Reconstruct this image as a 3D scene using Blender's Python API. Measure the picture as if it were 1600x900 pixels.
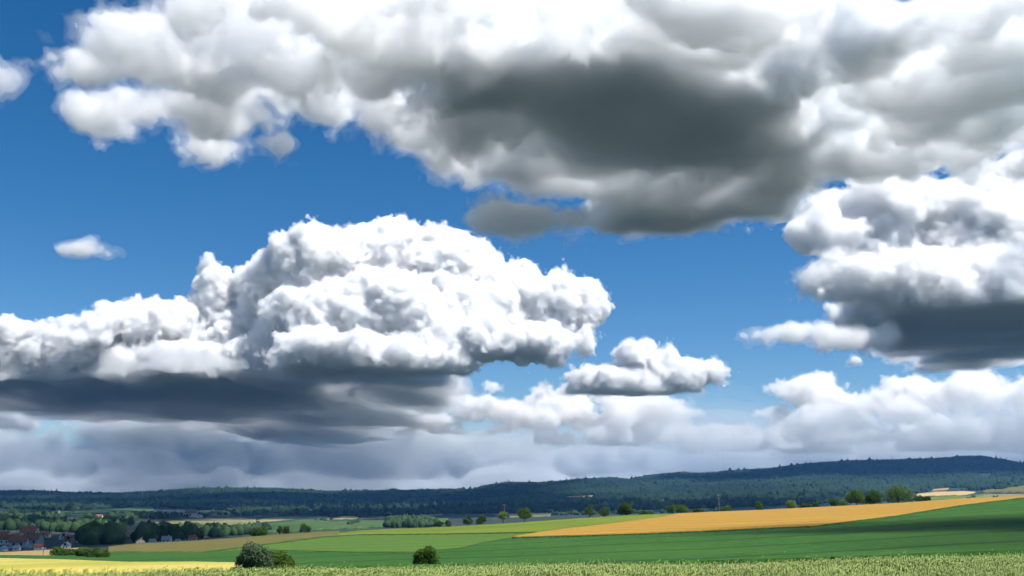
import bpy, math, random, time
import numpy as np
from mathutils import Vector
R = math.radians
sc = bpy.context.scene
for o in list(bpy.data.objects): bpy.data.objects.remove(o)

# ---------------------------------------------------------------- camera
F = 1540.0                       # focal length in pixels of the 1600 px wide photograph
HORIZON = 777.0
PITCH = math.atan((HORIZON - 450.0) / F)
cd = bpy.data.cameras.new('camera'); cam = bpy.data.objects.new('camera', cd)
sc.collection.objects.link(cam)
cd.sensor_width = 36.0; cd.lens = 36.0 * F / 1600.0
cd.clip_start = 0.1; cd.clip_end = 120000.0
cam.location = (0, 0, 0); cam.rotation_euler = (R(90) + PITCH, 0, 0)
sc.camera = cam

# ---------------------------------------------------------------- sky, sun, exposure
SUN_EL, SUN_AZ = 59.0, 117.0     # azimuth clockwise from the viewing direction (+Y)
w = bpy.data.worlds.new('World'); sc.world = w; w.use_nodes = True
nt = w.node_tree; nt.nodes.clear()
sky = nt.nodes.new('ShaderNodeTexSky'); sky.sky_type = 'NISHITA'; sky.sun_disc = False
sky.sun_elevation = R(SUN_EL); sky.sun_rotation = R(SUN_AZ)
sky.altitude = 500; sky.air_density = 0.85; sky.dust_density = 0.1; sky.ozone_density = 2.0
bg = nt.nodes.new('ShaderNodeBackground'); bg.inputs['Strength'].default_value = 0.068
wo = nt.nodes.new('ShaderNodeOutputWorld')
hsv = nt.nodes.new('ShaderNodeHueSaturation'); hsv.inputs['Saturation'].default_value = 1.38; hsv.inputs['Value'].default_value = 1.1
nt.links.new(sky.outputs[0], hsv.inputs['Color']); nt.links.new(hsv.outputs[0], bg.inputs[0]); nt.links.new(bg.outputs[0], wo.inputs[0])
sd = bpy.data.lights.new('sun', 'SUN'); sun = bpy.data.objects.new('sun', sd)
sc.collection.objects.link(sun)
sd.energy = 5.0; sd.angle = R(0.53); sd.color = (1.0, 0.965, 0.91)
ce = math.cos(R(SUN_EL))
S = Vector((ce * math.sin(R(SUN_AZ)), ce * math.cos(R(SUN_AZ)), math.sin(R(SUN_EL))))
sun.rotation_euler = S.to_track_quat('Z', 'Y').to_euler()
sc.view_settings.view_transform = 'Standard'; sc.view_settings.look = 'None'
sc.view_settings.exposure = 0.6; sc.view_settings.gamma = 1.0
sc.view_settings.use_curve_mapping = False
cy = sc.cycles
cy.max_bounces = 18; cy.volume_bounces = 14; cy.diffuse_bounces = 3; cy.glossy_bounces = 2
cy.transmission_bounces = 4; cy.transparent_max_bounces = 64
cy.use_denoising = True
try: cy.denoiser = 'OPENIMAGEDENOISE'
except Exception: pass
cy.use_adaptive_sampling = True; cy.adaptive_threshold = 0.06; cy.adaptive_min_samples = 24
cy.sample_clamp_indirect = 10

def at(px, py, Y):
    """pixel of the 1600x900 photograph at forward distance Y (metres along +Y)"""
    u = (px - 800.0) / F; v = (450.0 - py) / F
    s, c = math.sin(PITCH), math.cos(PITCH)
    k = Y / (c - v * s)
    return np.array([u * k, Y, (s + v * c) * k])

def tag(o, label=None, cat=None, group=None, kind=None):
    if label: o['label'] = label
    if cat: o['category'] = cat
    if group: o['group'] = group
    if kind: o['kind'] = kind
    return o

def mesh_obj(name, verts, faces, mat=None, parent=None, smooth=False):
    """verts (n,3) array, faces (m,3|4) array or list of tuples"""
    me = bpy.data.meshes.new(name)
    verts = np.asarray(verts, np.float32)
    if isinstance(faces, np.ndarray):
        m, k = faces.shape
        me.vertices.add(len(verts)); me.vertices.foreach_set('co', verts.ravel())
        me.loops.add(m * k); me.loops.foreach_set('vertex_index', faces.astype(np.int32).ravel())
        me.polygons.add(m)
        me.polygons.foreach_set('loop_start', np.arange(0, m * k, k, dtype=np.int32))
        me.polygons.foreach_set('loop_total', np.full(m, k, np.int32))
        me.update(calc_edges=True); me.validate()
    else:
        me.from_pydata([tuple(map(float, v)) for v in verts], [], [tuple(f) for f in faces]); me.update()
    if smooth:
        me.polygons.foreach_set('use_smooth', np.ones(len(me.polygons), bool))
    o = bpy.data.objects.new(name, me); sc.collection.objects.link(o)
    if mat: me.materials.append(mat)
    if parent: o.parent = parent
    return o
# ---------------------------------------------------------------- clouds: closed meshes filled with scattering vapour
def bspline_matrix(n, step, cell, rng):
    x = np.arange(n) * step / cell + rng.random()
    i = np.floor(x).astype(int); t = (x - i)
    m = i.max() + 4
    W = np.zeros((n, m), np.float32); r = np.arange(n)
    W[r, i] = (1 - t) ** 3 / 6; W[r, i + 1] = (3 * t ** 3 - 6 * t ** 2 + 4) / 6
    W[r, i + 2] = (-3 * t ** 3 + 3 * t ** 2 + 3 * t + 1) / 6; W[r, i + 3] = t ** 3 / 6
    return W

def lattice_noise(shape, step, cell, rng):
    """smooth noise about -1..1 on a regular grid (cell may differ per axis)"""
    if np.isscalar(cell): cell = (cell,) * 3
    Ws = [bspline_matrix(shape[a], step[a], cell[a], rng) for a in range(3)]
    L = rng.uniform(-1, 1, [W.shape[1] for W in Ws]).astype(np.float32)
    L = np.tensordot(Ws[0], L, (1, 0))
    L = np.matmul(Ws[1], L)
    L = np.matmul(L, np.ascontiguousarray(Ws[2].T))
    L *= np.float32(2.2)
    return L

def surface_nets(f):
    f = np.pad(f, 1, constant_values=-1e3 if f.max() > 0 else -1)
    f = np.clip(f, -1e2, 1e2)
    s = f > 0
    nx, ny, nz = f.shape
    cnt = np.zeros((nx - 1, ny - 1, nz - 1), np.int8)
    for a in (0, 1):
        for b in (0, 1):
            for c in (0, 1):
                cnt += s[a:nx - 1 + a, b:ny - 1 + b, c:nz - 1 + c]
    act = (cnt > 0) & (cnt < 8)
    I, J, K = np.nonzero(act)
    idx = np.full(act.shape, -1, np.int32); idx[I, J, K] = np.arange(len(I))
    corners = [(a, b, c) for a in (0, 1) for b in (0, 1) for c in (0, 1)]
    val = {q: f[I + q[0], J + q[1], K + q[2]] for q in corners}
    P = np.zeros((len(I), 3), np.float32); N = np.zeros(len(I), np.float32)
    for q in corners:
        for ax in range(3):
            if q[ax] == 0:
                q2 = list(q); q2[ax] = 1; q2 = tuple(q2)
                a, b = val[q], val[q2]
                cr = (a > 0) != (b > 0)
                t = np.where(cr, a / np.where(cr, a - b, 1), 0)
                p = np.tile(np.array(q, np.float32), (len(I), 1)); p[:, ax] += t
                P += np.where(cr[:, None], p, 0); N += cr
    P = P / N[:, None] + np.stack([I, J, K], 1)
    Q = []
    for ax in range(3):
        sl0 = [slice(None)] * 3; sl1 = [slice(None)] * 3
        sl0[ax] = slice(0, -1); sl1[ax] = slice(1, None)
        ch = s[tuple(sl0)] != s[tuple(sl1)]
        E = np.stack(np.nonzero(ch), 1)
        up = s[tuple(sl0)][tuple(E.T)]
        b, c = [(1, 2), (2, 0), (0, 1)][ax]
        ok = (E[:, b] > 0) & (E[:, c] > 0)
        E = E[ok]; up = up[ok]
        db = np.zeros(3, int); db[b] = 1; dc = np.zeros(3, int); dc[c] = 1
        q = np.stack([idx[tuple((E - db - dc).T)], idx[tuple((E - dc).T)], idx[tuple(E.T)], idx[tuple((E - db).T)]], 1)
        q[~up] = q[~up][:, ::-1]
        Q.append(q)
    return P - 1, np.concatenate(Q)

vap_cache = {}
def vapour(density, aniso=0.2, col=(1, 1, 1)):
    key = (round(density, 7), aniso, col)
    if key in vap_cache: return vap_cache[key]
    m = bpy.data.materials.new('cloud_vapour'); m.use_nodes = True
    n = m.node_tree; n.nodes.clear()
    v = n.nodes.new('ShaderNodeVolumePrincipled'); o = n.nodes.new('ShaderNodeOutputMaterial')
    v.inputs['Color'].default_value = (*col, 1); v.inputs['Density'].default_value = density
    v.inputs['Anisotropy'].default_value = aniso
    n.links.new(v.outputs[0], o.inputs['Volume'])
    m.cycles.volume_sampling = 'MULTIPLE_IMPORTANCE'
    vap_cache[key] = m
    return m

def face(px, py, rx, rz, Y, ry=0.8):
    """ellipsoid by its outline in the photo at forward distance Y (m); ry: depth radius as a multiple of the mean radius"""
    c = at(px, py, Y); m = Y / F
    return c, np.array([rx * m, ry * math.sqrt(rx * rz) * m, rz * m])

def slab(px, Y, rx, ry, rz, z=1000.0):
    """ellipsoid resting round altitude z: rx in photo pixels at Y, ry and rz in metres"""
    m = Y / F
    return np.array([(px - 800) * m, Y, z]), np.array([rx * m, ry, rz])

def fill(poly, n, r, seed, z=(1020, 1150), flat=.7, deep=1.0):
    """n puffs inside an outline of the photo, set at the altitudes z above the flat cloud base"""
    rng = np.random.default_rng(seed); a = np.array(poly, float); out = []
    def ins(px, py):
        c = False
        for k in range(len(a)):
            (x1, y1), (x2, y2) = a[k], a[k - 1]
            if (y1 > py) != (y2 > py) and px < (x2 - x1) * (py - y1) / (y2 - y1) + x1: c = not c
        return c
    while len(out) < n:
        px = rng.uniform(a[:, 0].min(), a[:, 0].max()); py = rng.uniform(a[:, 1].min(), a[:, 1].max())
        if not ins(px, py): continue
        Y = rng.uniform(*z) / math.tan(PITCH + math.atan((450 - py) / F)); q = rng.uniform(*r)
        c = at(px, py, Y); m = Y / F
        out.append((c, np.array([q * m * rng.uniform(.9, 1.5), q * m * deep, q * m * flat])))
    return out

def heap(poly, n, r, Y, seed, flat=.7, deep=1.2):
    """n puffs inside an outline of the photo at distances Y (lo, hi)"""
    rng = np.random.default_rng(seed); a = np.array(poly, float); out = []
    while len(out) < n:
        px = rng.uniform(a[:, 0].min(), a[:, 0].max()); py = rng.uniform(a[:, 1].min(), a[:, 1].max()); c = False
        for k in range(len(a)):
            (x1, y1), (x2, y2) = a[k], a[k - 1]
            if (y1 > py) != (y2 > py) and px < (x2 - x1) * (py - y1) / (y2 - y1) + x1: c = not c
        if c:
            q = rng.uniform(*r); out.append(face(px, py, q * rng.uniform(1, 1.6), q * flat, rng.uniform(*Y), deep))
    return out

def cloud(blobs, D, ppc, tau, seed, lump=1.0, big=90.0, base=1000.0, fine=1.0, ystep=2.0, billow=1.0, aniso=0.2, rough=5.0, levels=7, name='cloud', col=(.994, .9968, .9995), soft=0.0, skin=0.10, blend=12.0, label=None):  # col: bluish albedo puts the blue airlight on cloud bases into the colour
    """blobs from face() / slab(); D: distance the noise scales refer to; ppc: photo pixels per grid cell;
    tau: mean free path in metres; base: altitude of the flat underside"""
    t0 = time.time()
    rng = np.random.default_rng(seed)
    m = D / F
    st = np.array([ppc * m, ppc * m * ystep, ppc * m])
    C = np.array([b[0] for b in blobs]); Rr = np.array([b[1] for b in blobs])
    lo = (C - Rr * 1.3).min(0) - 20 * m; hi = (C + Rr * 1.3).max(0) + 20 * m
    if base is not None: lo[2] = max(lo[2], base - 3 * rough * m)
    shape = np.ceil((hi - lo) / st).astype(int) + 1
    ax = [lo[a] + np.arange(shape[a]) * st[a] for a in range(3)]
    f = np.full(shape, -400, np.float32)
    for c, r in zip(C, Rr):
        sl = []
        for a in range(3):
            i0 = max(0, int((c[a] - 2.0 * r[a] - lo[a]) / st[a])); i1 = min(shape[a], int((c[a] + 2.0 * r[a] - lo[a]) / st[a]) + 2)
            sl.append(slice(i0, i1))
        if any(s_.stop <= s_.start for s_ in sl): continue
        qx = ((ax[0][sl[0]] - c[0]) / r[0])[:, None, None] ** 2; qy = ((ax[1][sl[1]] - c[1]) / r[1])[None, :, None] ** 2; qz = ((ax[2][sl[2]] - c[2]) / r[2])[None, None, :] ** 2
        d = ((1 - np.sqrt(qx + qy + qz)) * min(r) / m).astype(np.float32)      # in pixels at D
        sub = f[tuple(sl)]
        k = blend
        h = np.clip(1 - np.abs(sub - d) / k, 0, 1)
        f[tuple(sl)] = np.maximum(sub, d) + h * h * k * 0.25
    cell = big; amp = lump * 0.36 * cell; i = 0
    while cell > 1.6 * ppc and i < levels:
        n = lattice_noise(shape, st, cell * m, rng)
        if billow > 0: n = billow * (np.abs(n) * 2.0 - 0.75) + (1 - billow) * n
        f += amp * n
        cell *= 0.5; amp *= 0.5 * fine; i += 1
    if base is not None:
        g = (ax[2][None, None, :] - base) / m
        und = sum(a * lattice_noise((shape[0], shape[1], 1), st, (q * m, q * m * 1.5, q * m), rng)[:, :, :1] for q, a in ((120, 1), (50, .6), (20, .3)))
        f = np.minimum(f, g + rough * und)
    if not soft:
        V, Q = surface_nets(f)
        o = mesh_obj(name, lo + V * st, Q, vapour(1.0 / tau, aniso, col))
    else:                                          # a thin veil outside, denser bodies nested inside it
        dens = [skin, skin * 2.4, 1.0 - skin * 3.4]
        for k, (off_, dk) in enumerate(zip((0.0, .5, 1.0), dens)):
            nz = lattice_noise(shape, st, 14.0 * ppc * m, rng) + .6 * lattice_noise(shape, st, 6.0 * ppc * m, rng) + .4 * lattice_noise(shape, st, 2.6 * ppc * m, rng) if k < 2 else 0
            V, Q = surface_nets(f - soft * (off_ - ((.55, .4)[k] * nz if k < 2 else 0)))
            if not len(Q): continue
            ob = mesh_obj(name if k == 0 else 'cloud_core', lo + V * st, Q, vapour(dk / tau, aniso, col), o if k else None)
            if k == 0: o = ob
    if label: tag(o, label, 'cloud', 'clouds in the sky')
    print('cloud', name, shape, np.prod(shape)/1e6, len(Q), round(time.time() - t0, 1))
    return o
# ---------------------------------------------------------------- materials
def mat(name, c1, c2=None, scale=0.3, detail=6.0, rough=0.9, stretch=(1, 1, 1), bump=0.0, c3=None, scale2=0.02, spec=0.1, rot=0.0, trans=0.0, tram=0.0, tram_rot=0.0):
    """two (or three) tone noise mix in object coordinates; stretch squeezes the noise into rows"""
    m = bpy.data.materials.new(name); m.use_nodes = True
    n = m.node_tree; b = n.nodes['Principled BSDF']
    b.inputs['Roughness'].default_value = rough; b.inputs['Specular IOR Level'].default_value = spec
    if c2 is None:
        b.inputs['Base Color'].default_value = (*c1, 1); return m
    tc = n.nodes.new('ShaderNodeTexCoord'); mp = n.nodes.new('ShaderNodeMapping')
    mp.inputs['Scale'].default_value = stretch; mp.inputs['Rotation'].default_value = (0, 0, rot)
    n.links.new(tc.outputs['Object'], mp.inputs[0])
    no = n.nodes.new('ShaderNodeTexNoise'); no.inputs['Scale'].default_value = scale; no.inputs['Detail'].default_value = detail
    no.inputs['Roughness'].default_value = 0.65
    n.links.new(mp.outputs[0], no.inputs['Vector'])
    rp = n.nodes.new('ShaderNodeValToRGB'); rp.color_ramp.elements[0].position = 0.36; rp.color_ramp.elements[1].position = 0.64
    rp.color_ramp.elements[0].color = (*c1, 1); rp.color_ramp.elements[1].color = (*c2, 1)
    n.links.new(no.outputs['Fac'], rp.inputs[0]); out = rp.outputs[0]
    if c3:
        n2 = n.nodes.new('ShaderNodeTexNoise'); n2.inputs['Scale'].default_value = scale2; n2.inputs['Detail'].default_value = 3
        n.links.new(tc.outputs['Object'], n2.inputs['Vector'])
        r2 = n.nodes.new('ShaderNodeValToRGB'); r2.color_ramp.elements[0].position = 0.42; r2.color_ramp.elements[1].position = 0.62
        mx = n.nodes.new('ShaderNodeMix'); mx.data_type = 'RGBA'
        n.links.new(n2.outputs['Fac'], r2.inputs[0]); n.links.new(r2.outputs[0], mx.inputs['Factor'])
        n.links.new(out, mx.inputs[6]); mx.inputs[7].default_value = (*c3, 1); out = mx.outputs[2]
    if tram:                                       # wheel tracks through the crop, 20 m apart, and drilled rows
        m2 = n.nodes.new('ShaderNodeMapping'); m2.inputs['Rotation'].default_value = (0, 0, tram_rot); n.links.new(tc.outputs['Object'], m2.inputs[0])
        for per, lo_, hi_, amt in ((20.0, .93, .985, tram), (3.0, .3, .8, tram * .45)):
            wv = n.nodes.new('ShaderNodeTexWave'); wv.inputs['Scale'].default_value = .314 / per * 1.0; wv.inputs['Distortion'].default_value = 1.2; wv.inputs['Detail Scale'].default_value = .4
            n.links.new(m2.outputs[0], wv.inputs['Vector'])
            rr = n.nodes.new('ShaderNodeValToRGB'); rr.color_ramp.elements[0].position = lo_; rr.color_ramp.elements[1].position = hi_
            rr.color_ramp.elements[0].color = (1, 1, 1, 1); rr.color_ramp.elements[1].color = (1 - amt, 1 - amt, 1 - amt * .9, 1)
            n.links.new(wv.outputs['Fac'], rr.inputs[0])
            mm = n.nodes.new('ShaderNodeMix'); mm.data_type = 'RGBA'; mm.blend_type = 'MULTIPLY'; mm.inputs['Factor'].default_value = 1
            n.links.new(out, mm.inputs[6]); n.links.new(rr.outputs[0], mm.inputs[7]); out = mm.outputs[2]
    n.links.new(out, b.inputs['Base Color'])
    if bump:
        bp = n.nodes.new('ShaderNodeBump'); bp.inputs['Strength'].default_value = bump; bp.inputs['Distance'].default_value = 0.3
        n.links.new(no.outputs['Fac'], bp.inputs['Height']); n.links.new(bp.outputs[0], b.inputs['Normal'])
    if trans:
        tr = n.nodes.new('ShaderNodeBsdfTranslucent'); n.links.new(out, tr.inputs['Color'])
        ms = n.nodes.new('ShaderNodeMixShader'); ms.inputs[0].default_value = trans
        o = [q for q in n.nodes if q.type == 'OUTPUT_MATERIAL'][0]
        n.links.new(b.outputs[0], ms.inputs[1]); n.links.new(tr.outputs[0], ms.inputs[2]); n.links.new(ms.outputs[0], o.inputs['Surface'])
    return m

M = {}
M['ground'] = mat('meadow_ground', (.020, .035, .029), (.031, .048, .038), .02, 8, c3=(.035, .045, .032), scale2=.003)
M['crop'] = mat('dark_green_crop', (.014, .060, .008), (.046, .130, .022), 1.1, 9, stretch=(.5, 1, 1), bump=.5, c3=(.040, .112, .017), scale2=.022, tram=.42, tram_rot=1.25)
M['olive'] = mat('olive_crop', (.058, .122, .017), (.085, .165, .026), .5, 7, stretch=(.15, 1, 1), rot=.5, c3=(.075, .135, .02), scale2=.03, tram=.34, tram_rot=1.9)
M['lime'] = mat('yellow_green_crop', (.12, .17, .014), (.165, .21, .02), .3, 7, stretch=(.2, 1, 1), rot=.4, c3=(.10, .15, .016), scale2=.01, tram=.32, tram_rot=1.8)
M['brown_olive'] = mat('ripening_crop', (.095, .10, .022), (.13, .125, .03), .3, 7, stretch=(.2, 1, 1), rot=.3, c3=(.15, .115, .04), scale2=.008, tram=.32, tram_rot=1.7)
M['orange'] = mat('ripe_grain', (.30, .172, .026), (.40, .238, .042), .35, 9, stretch=(.12, 1, 1), rot=.12, bump=.25, c3=(.35, .195, .03), scale2=.02, tram=.32, tram_rot=1.75)
M['yellow'] = mat('yellow_grain', (.39, .32, .075), (.49, .405, .11), .3, 8, stretch=(.12, 1, 1), rot=.1, c3=(.30, .29, .045), scale2=.03)
M['verge'] = mat('grass_verge', (.02, .05, .012), (.04, .08, .02), .6, 6)
M['tan'] = mat('tan_stubble', (.24, .17, .065), (.31, .23, .09), .1, 6, stretch=(.2, 1, 1))
M['pale'] = mat('pale_field', (.11, .13, .05), (.16, .165, .07), .04, 6, c3=(.2, .18, .09), scale2=.004)
M['green_far'] = mat('green_far_field', (.04, .08, .025), (.06, .11, .03), .04, 6)
M['orange_far'] = mat('ripe_far_field', (.38, .26, .10), (.46, .33, .14), .05, 5)
M['bark'] = mat('bark', (.05, .035, .025), (.09, .065, .045), 3, 5, bump=.3)
M['forest'] = mat('forest_canopy', (.006, .015, .008), (.013, .030, .012), .02, 8, c3=(.022, .046, .017), scale2=.0016)
M['wood'] = mat('woodland_leaves', (.014, .030, .011), (.042, .074, .021), .12, 6, c3=(.03, .06, .022), scale2=.01)
M['leaf'] = mat('green_leaves', (.06, .12, .02), (.12, .2, .035), 1.2, 4, c3=(.09, .15, .028), scale2=.3, trans=.3)
M['leaf_dark'] = mat('dark_leaves', (.04, .08, .016), (.075, .13, .026), 1.2, 4, trans=.25)
M['leaf_grey'] = mat('grey_green_leaves', (.075, .115, .055), (.14, .195, .095), 2.5, 4, trans=.25)
M['leaf_lime'] = mat('light_leaves', (.13, .18, .035), (.2, .25, .055), 1.2, 4, trans=.3)
M['timber'] = mat('grey_timber', (.16, .14, .12), (.25, .22, .19), 4, 4)
M['white'] = mat('white_render', (.55, .54, .50), (.66, .64, .6), .6, 4)
M['cream'] = mat('cream_render', (.62, .52, .36), (.7, .6, .42), .6, 4)
M['sand'] = mat('sandstone', (.42, .28, .15), (.52, .36, .2), .8, 5)
M['grey_wall'] = mat('grey_render', (.35, .34, .32), (.42, .4, .38), .6, 4)
M['redroof'] = mat('red_tiles', (.23, .072, .045), (.32, .105, .062), 1.2, 4)
M['brownroof'] = mat('brown_tiles', (.17, .072, .048), (.24, .105, .068), 1.2, 4)
M['greyroof'] = mat('grey_slates', (.16, .16, .18), (.24, .24, .26), 1.2, 4)
M['glass'] = mat('window_glass', (.02, .025, .03), rough=.15, spec=.5)

# ---------------------------------------------------------------- terrain: photo rows of the ground at given distances
def cv(*pts):
    a = np.array(pts, float); return lambda x: np.interp(x, a[:, 0], a[:, 1])
CREST = cv((-300, 899), (0, 897), (370, 893), (450, 891), (640, 886), (800, 885), (1000, 882), (1100, 881), (1200, 877), (1300, 874), (1400, 870), (1500, 866), (1600, 863), (1900, 853))
BROW = cv((-400, 866), (0, 863), (60, 860), (125, 856), (170, 855), (215, 850), (300, 846), (400, 839), (500, 832), (600, 828), (700, 824), (800, 818), (900, 811), (1000, 805), (1100, 802), (1200, 798), (1300, 793), (1400, 788), (1500, 781), (1600, 777), (1900, 768))
RIDGE = cv((-500, 770), (0, 770), (60, 769), (120, 772), (200, 773), (260, 770), (310, 766), (350, 765), (430, 765), (520, 770), (600, 769), (660, 768), (740, 766), (765, 760), (790, 756), (850, 756), (900, 751), (950, 748), (980, 751), (1010, 745), (1060, 740), (1100, 742), (1140, 737), (1200, 734), (1260, 726), (1320, 722), (1400, 720), (1460, 718), (1515, 714), (1560, 722), (1580, 726), (1620, 724), (2000, 722))
off = lambda f, d: (lambda x: f(x) + d)
KN = [(95, off(CREST, 3)), (160, lambda x: .5 * (CREST(x) + 3) + .5 * BROW(x)), (260, lambda x: .2 * (CREST(x) + 3) + .8 * BROW(x)), (450, BROW),
      (600, cv((-400, 862), (0, 858), (125, 855), (215, 853), (300, 851), (400, 845), (600, 835), (800, 825), (1000, 813), (1300, 801), (1600, 786))),
      (900, cv((-400, 840), (0, 838), (200, 838), (300, 842), (400, 840), (600, 834), (800, 824), (1000, 813), (1300, 800), (1600, 786))),
      (1500, cv((-400, 824), (0, 822), (200, 824), (300, 831), (400, 830), (600, 822), (800, 816), (1000, 807), (1300, 797), (1600, 784))),
      (2200, cv((-400, 808), (0, 806), (200, 810), (300, 816), (600, 813), (800, 807), (1000, 802), (1300, 793), (1600, 779))),
      (3000, cv((-400, 797), (0, 797), (200, 800), (300, 805), (600, 805), (900, 796), (1200, 788), (1430, 778), (1600, 770))),
      (4500, cv((-400, 788), (0, 788), (200, 790), (600, 794), (900, 784), (1200, 770), (1600, 755))),
      (6500, RIDGE)]
LK = np.log([k[0] for k in KN])
def terrain_py(px, Y):
    """photo row of the ground for 95 <= Y <= 6500; px and Y numbers or arrays of one length"""
    px, Y = np.broadcast_arrays(np.asarray(px, float), np.asarray(Y, float))
    P = np.array([k[1](px) + 0.0 for k in KN])
    ly = np.log(np.clip(Y, 95, 6500)); i = np.clip(np.searchsorted(LK, ly, side='right') - 1, 0, len(KN) - 2)
    t = (ly - LK[i]) / (LK[i + 1] - LK[i])
    A = np.take_along_axis(P, i[None], 0)[0]; B = np.take_along_axis(P, i[None] + 1, 0)[0]
    return A * (1 - t) + B * t
def zat(py, Y):
    v = (450.0 - py) / F; s, c = math.sin(PITCH), math.cos(PITCH)
    return (s + v * c) * Y / (c - v * s)
WHEAT = 0.93
_H = np.random.default_rng(5)
def ground_z(x, Y):
    """height of the ground at world x (array) and distance Y"""
    x = np.asarray(x, float)
    # iterate pixel column (depends a little on the row)
    px = 800 + F * x / max(Y, 30.0) * 0.99
    if Y >= 95:
        if Y <= 6500:
            py = terrain_py(px, Y)
            px = 800 + x * F / Y * (math.cos(PITCH) - (450 - py) / F * math.sin(PITCH))
            py = terrain_py(px, Y); z = zat(py, Y)
        else:
            z = zat(RIDGE(px), 6500)
            t = min(1, (Y - 6500) / 3500); t = t * t * (3 - 2 * t)
            z = z * (1 - t) + (-90) * t
        return z
    zc = zat(CREST(px), 30.0) - WHEAT                     # ground at the crest of the wheat field
    z95 = zat(CREST(px) + 3, 95.0)
    if Y <= 30:
        t = np.clip((Y - 4) / 26.0, 0, 1); t = t ** 1.35
        return -1.72 * (1 - t) + zc * t
    if Y <= 60:
        zm = zat(CREST(px) + 22, 60.0); t = (Y - 30) / 30.0
        return zc * (1 - t) + zm * t
    zm = zat(CREST(px) + 22, 60.0); t = (Y - 60) / 35.0
    return zm * (1 - t) + z95 * t

def build_ground():
    Ys = np.unique(np.concatenate([np.linspace(-60, 30, 31), np.geomspace(30, 95, 24), np.geomspace(95, 6500, 240), np.linspace(6500, 10000, 24), [15000, 25000, 45000, 80000]]))
    pxs = np.concatenate([np.linspace(-2600, -200, 30)[:-1], np.linspace(-200, 1800, 260), np.linspace(1800, 4200, 30)[1:]])
    V = []
    for Y in Ys:
        x = (pxs - 800) / F * max(Y, 60.0)
        z = ground_z(x, Y)
        V.append(np.stack([x, np.full_like(x, Y), z], 1))
    V = np.array(V); ny, nx = V.shape[:2]
    i = np.arange(ny * nx).reshape(ny, nx)
    Q = np.stack([i[:-1, :-1], i[:-1, 1:], i[1:, 1:], i[1:, :-1]], -1).reshape(-1, 4)
    return tag(mesh_obj('ground', V.reshape(-1, 3), Q, M['ground'], smooth=True), kind='structure')
build_ground()

def locate(px, py, Y0, Y1):
    """first ground point seen at that pixel between Y0 and Y1 (the brow clamps it)"""
    Yg = np.geomspace(Y0, Y1, 160)
    g = terrain_py(px, Yg)
    g = np.minimum.accumulate(g)
    if py <= g[-1]: Y = Y1
    elif py >= g[0]: Y = Y0
    else:
        k = int(np.argmax(g <= py)); t = (g[k - 1] - py) / max(g[k - 1] - g[k], 1e-6); Y = Yg[k - 1] + (Yg[k] - Yg[k - 1]) * t
    p = at(px, terrain_py(float(px), Y), Y)
    return p

def field(name, material, lower, upper, Y0, Y1, lift=0.3, rows=14, step=4.0, kind='structure'):
    """a crop between two outlines of the photo, laid on the ground and raised by the crop's height"""
    lo, up = cv(*lower), cv(*upper)
    a = max(lower[0][0], upper[0][0]); b = min(lower[-1][0], upper[-1][0])
    pxs = np.linspace(a, b, max(3, int((b - a) / step) + 1))
    V = []
    jr = np.random.default_rng(len(name) + abs(int(a))); rag = .18
    for px in pxs:
        l, u = lo(px) + jr.normal(0, rag), up(px) + jr.normal(0, rag * .5); u = min(u, l - .05)
        y0 = locate(px, l, Y0, Y1)[1]; y1 = max(locate(px, u, Y0, Y1)[1], y0 * 1.0005 + .05)
        for t in np.linspace(0, 1, rows):
            Y = y0 * (y1 / y0) ** t
            p = at(px, terrain_py(float(px), Y), Y); V.append(p)
    V = np.array(V); n = len(pxs)
    top = V.copy(); top[:, 2] += lift; low = V.copy(); low[:, 2] -= .5
    i = np.arange(n * rows).reshape(n, rows)
    Q = [np.stack([i[:-1, :-1], i[1:, :-1], i[1:, 1:], i[:-1, 1:]], -1).reshape(-1, 4)]
    rim = np.concatenate([i[:, 0], i[-1, 1:], i[::-1, -1][1:], i[0, ::-1][1:-1]])
    nx = np.roll(rim, -1); o = n * rows
    Q.append(np.stack([rim + o, nx + o, nx, rim], 1))
    ob = mesh_obj(name, np.concatenate([top, low]), np.concatenate(Q), material)
    return tag(ob, kind=kind)

GU = [(-150, 866), (0, 869), (100, 871), (170, 865), (320, 866), (400, 861), (460, 864), (560, 867), (640, 868), (720, 860), (760, 850), (800, 843.5), (900, 841), (1000, 838), (1100, 834), (1200, 829), (1270, 826), (1300, 822), (1400, 809), (1500, 792), (1600, 779), (1750, 772)]
YU = [(-150, 873), (0, 876), (90, 879), (200, 884), (300, 884), (385, 886)]
B2 = [(320, 865.5), (400, 855), (500, 841), (560, 837), (700, 836), (800, 834.5), (850, 834)]
field('yellow_grain_field', M['yellow'], [(-150, 902), (385, 895)], YU, 80, 450, .5)
field('green_crop_field', M['crop'], [(-150, 873), (0, 876), (90, 879), (200, 884), (300, 884), (385, 886), (390, 899), (1750, 866)], GU, 80, 450, .35, rows=30)
field('olive_crop_field', M['olive'], [(320, 866), (400, 861), (460, 864), (560, 867), (640, 868), (720, 860), (760, 850), (800, 843.5), (850, 842)], B2, 80, 450, .3)
field('ripening_field', M['brown_olive'], [(168, 865), (320, 866), (400, 855), (500, 841), (530, 838.5)], [(168, 855), (215, 850), (300, 846), (400, 839), (530, 830)], 80, 450, .4)
field('yellow_green_field', M['lime'], [(420, 850), (500, 841), (560, 837), (700, 836), (800, 834.5), (862, 832), (950, 821.5), (1030, 810.5), (1060, 805)], [(420, 848), (480, 838), (560, 830), (600, 828), (700, 824), (800, 818), (900, 811), (1000, 805), (1060, 803)], 80, 450, .3)
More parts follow.
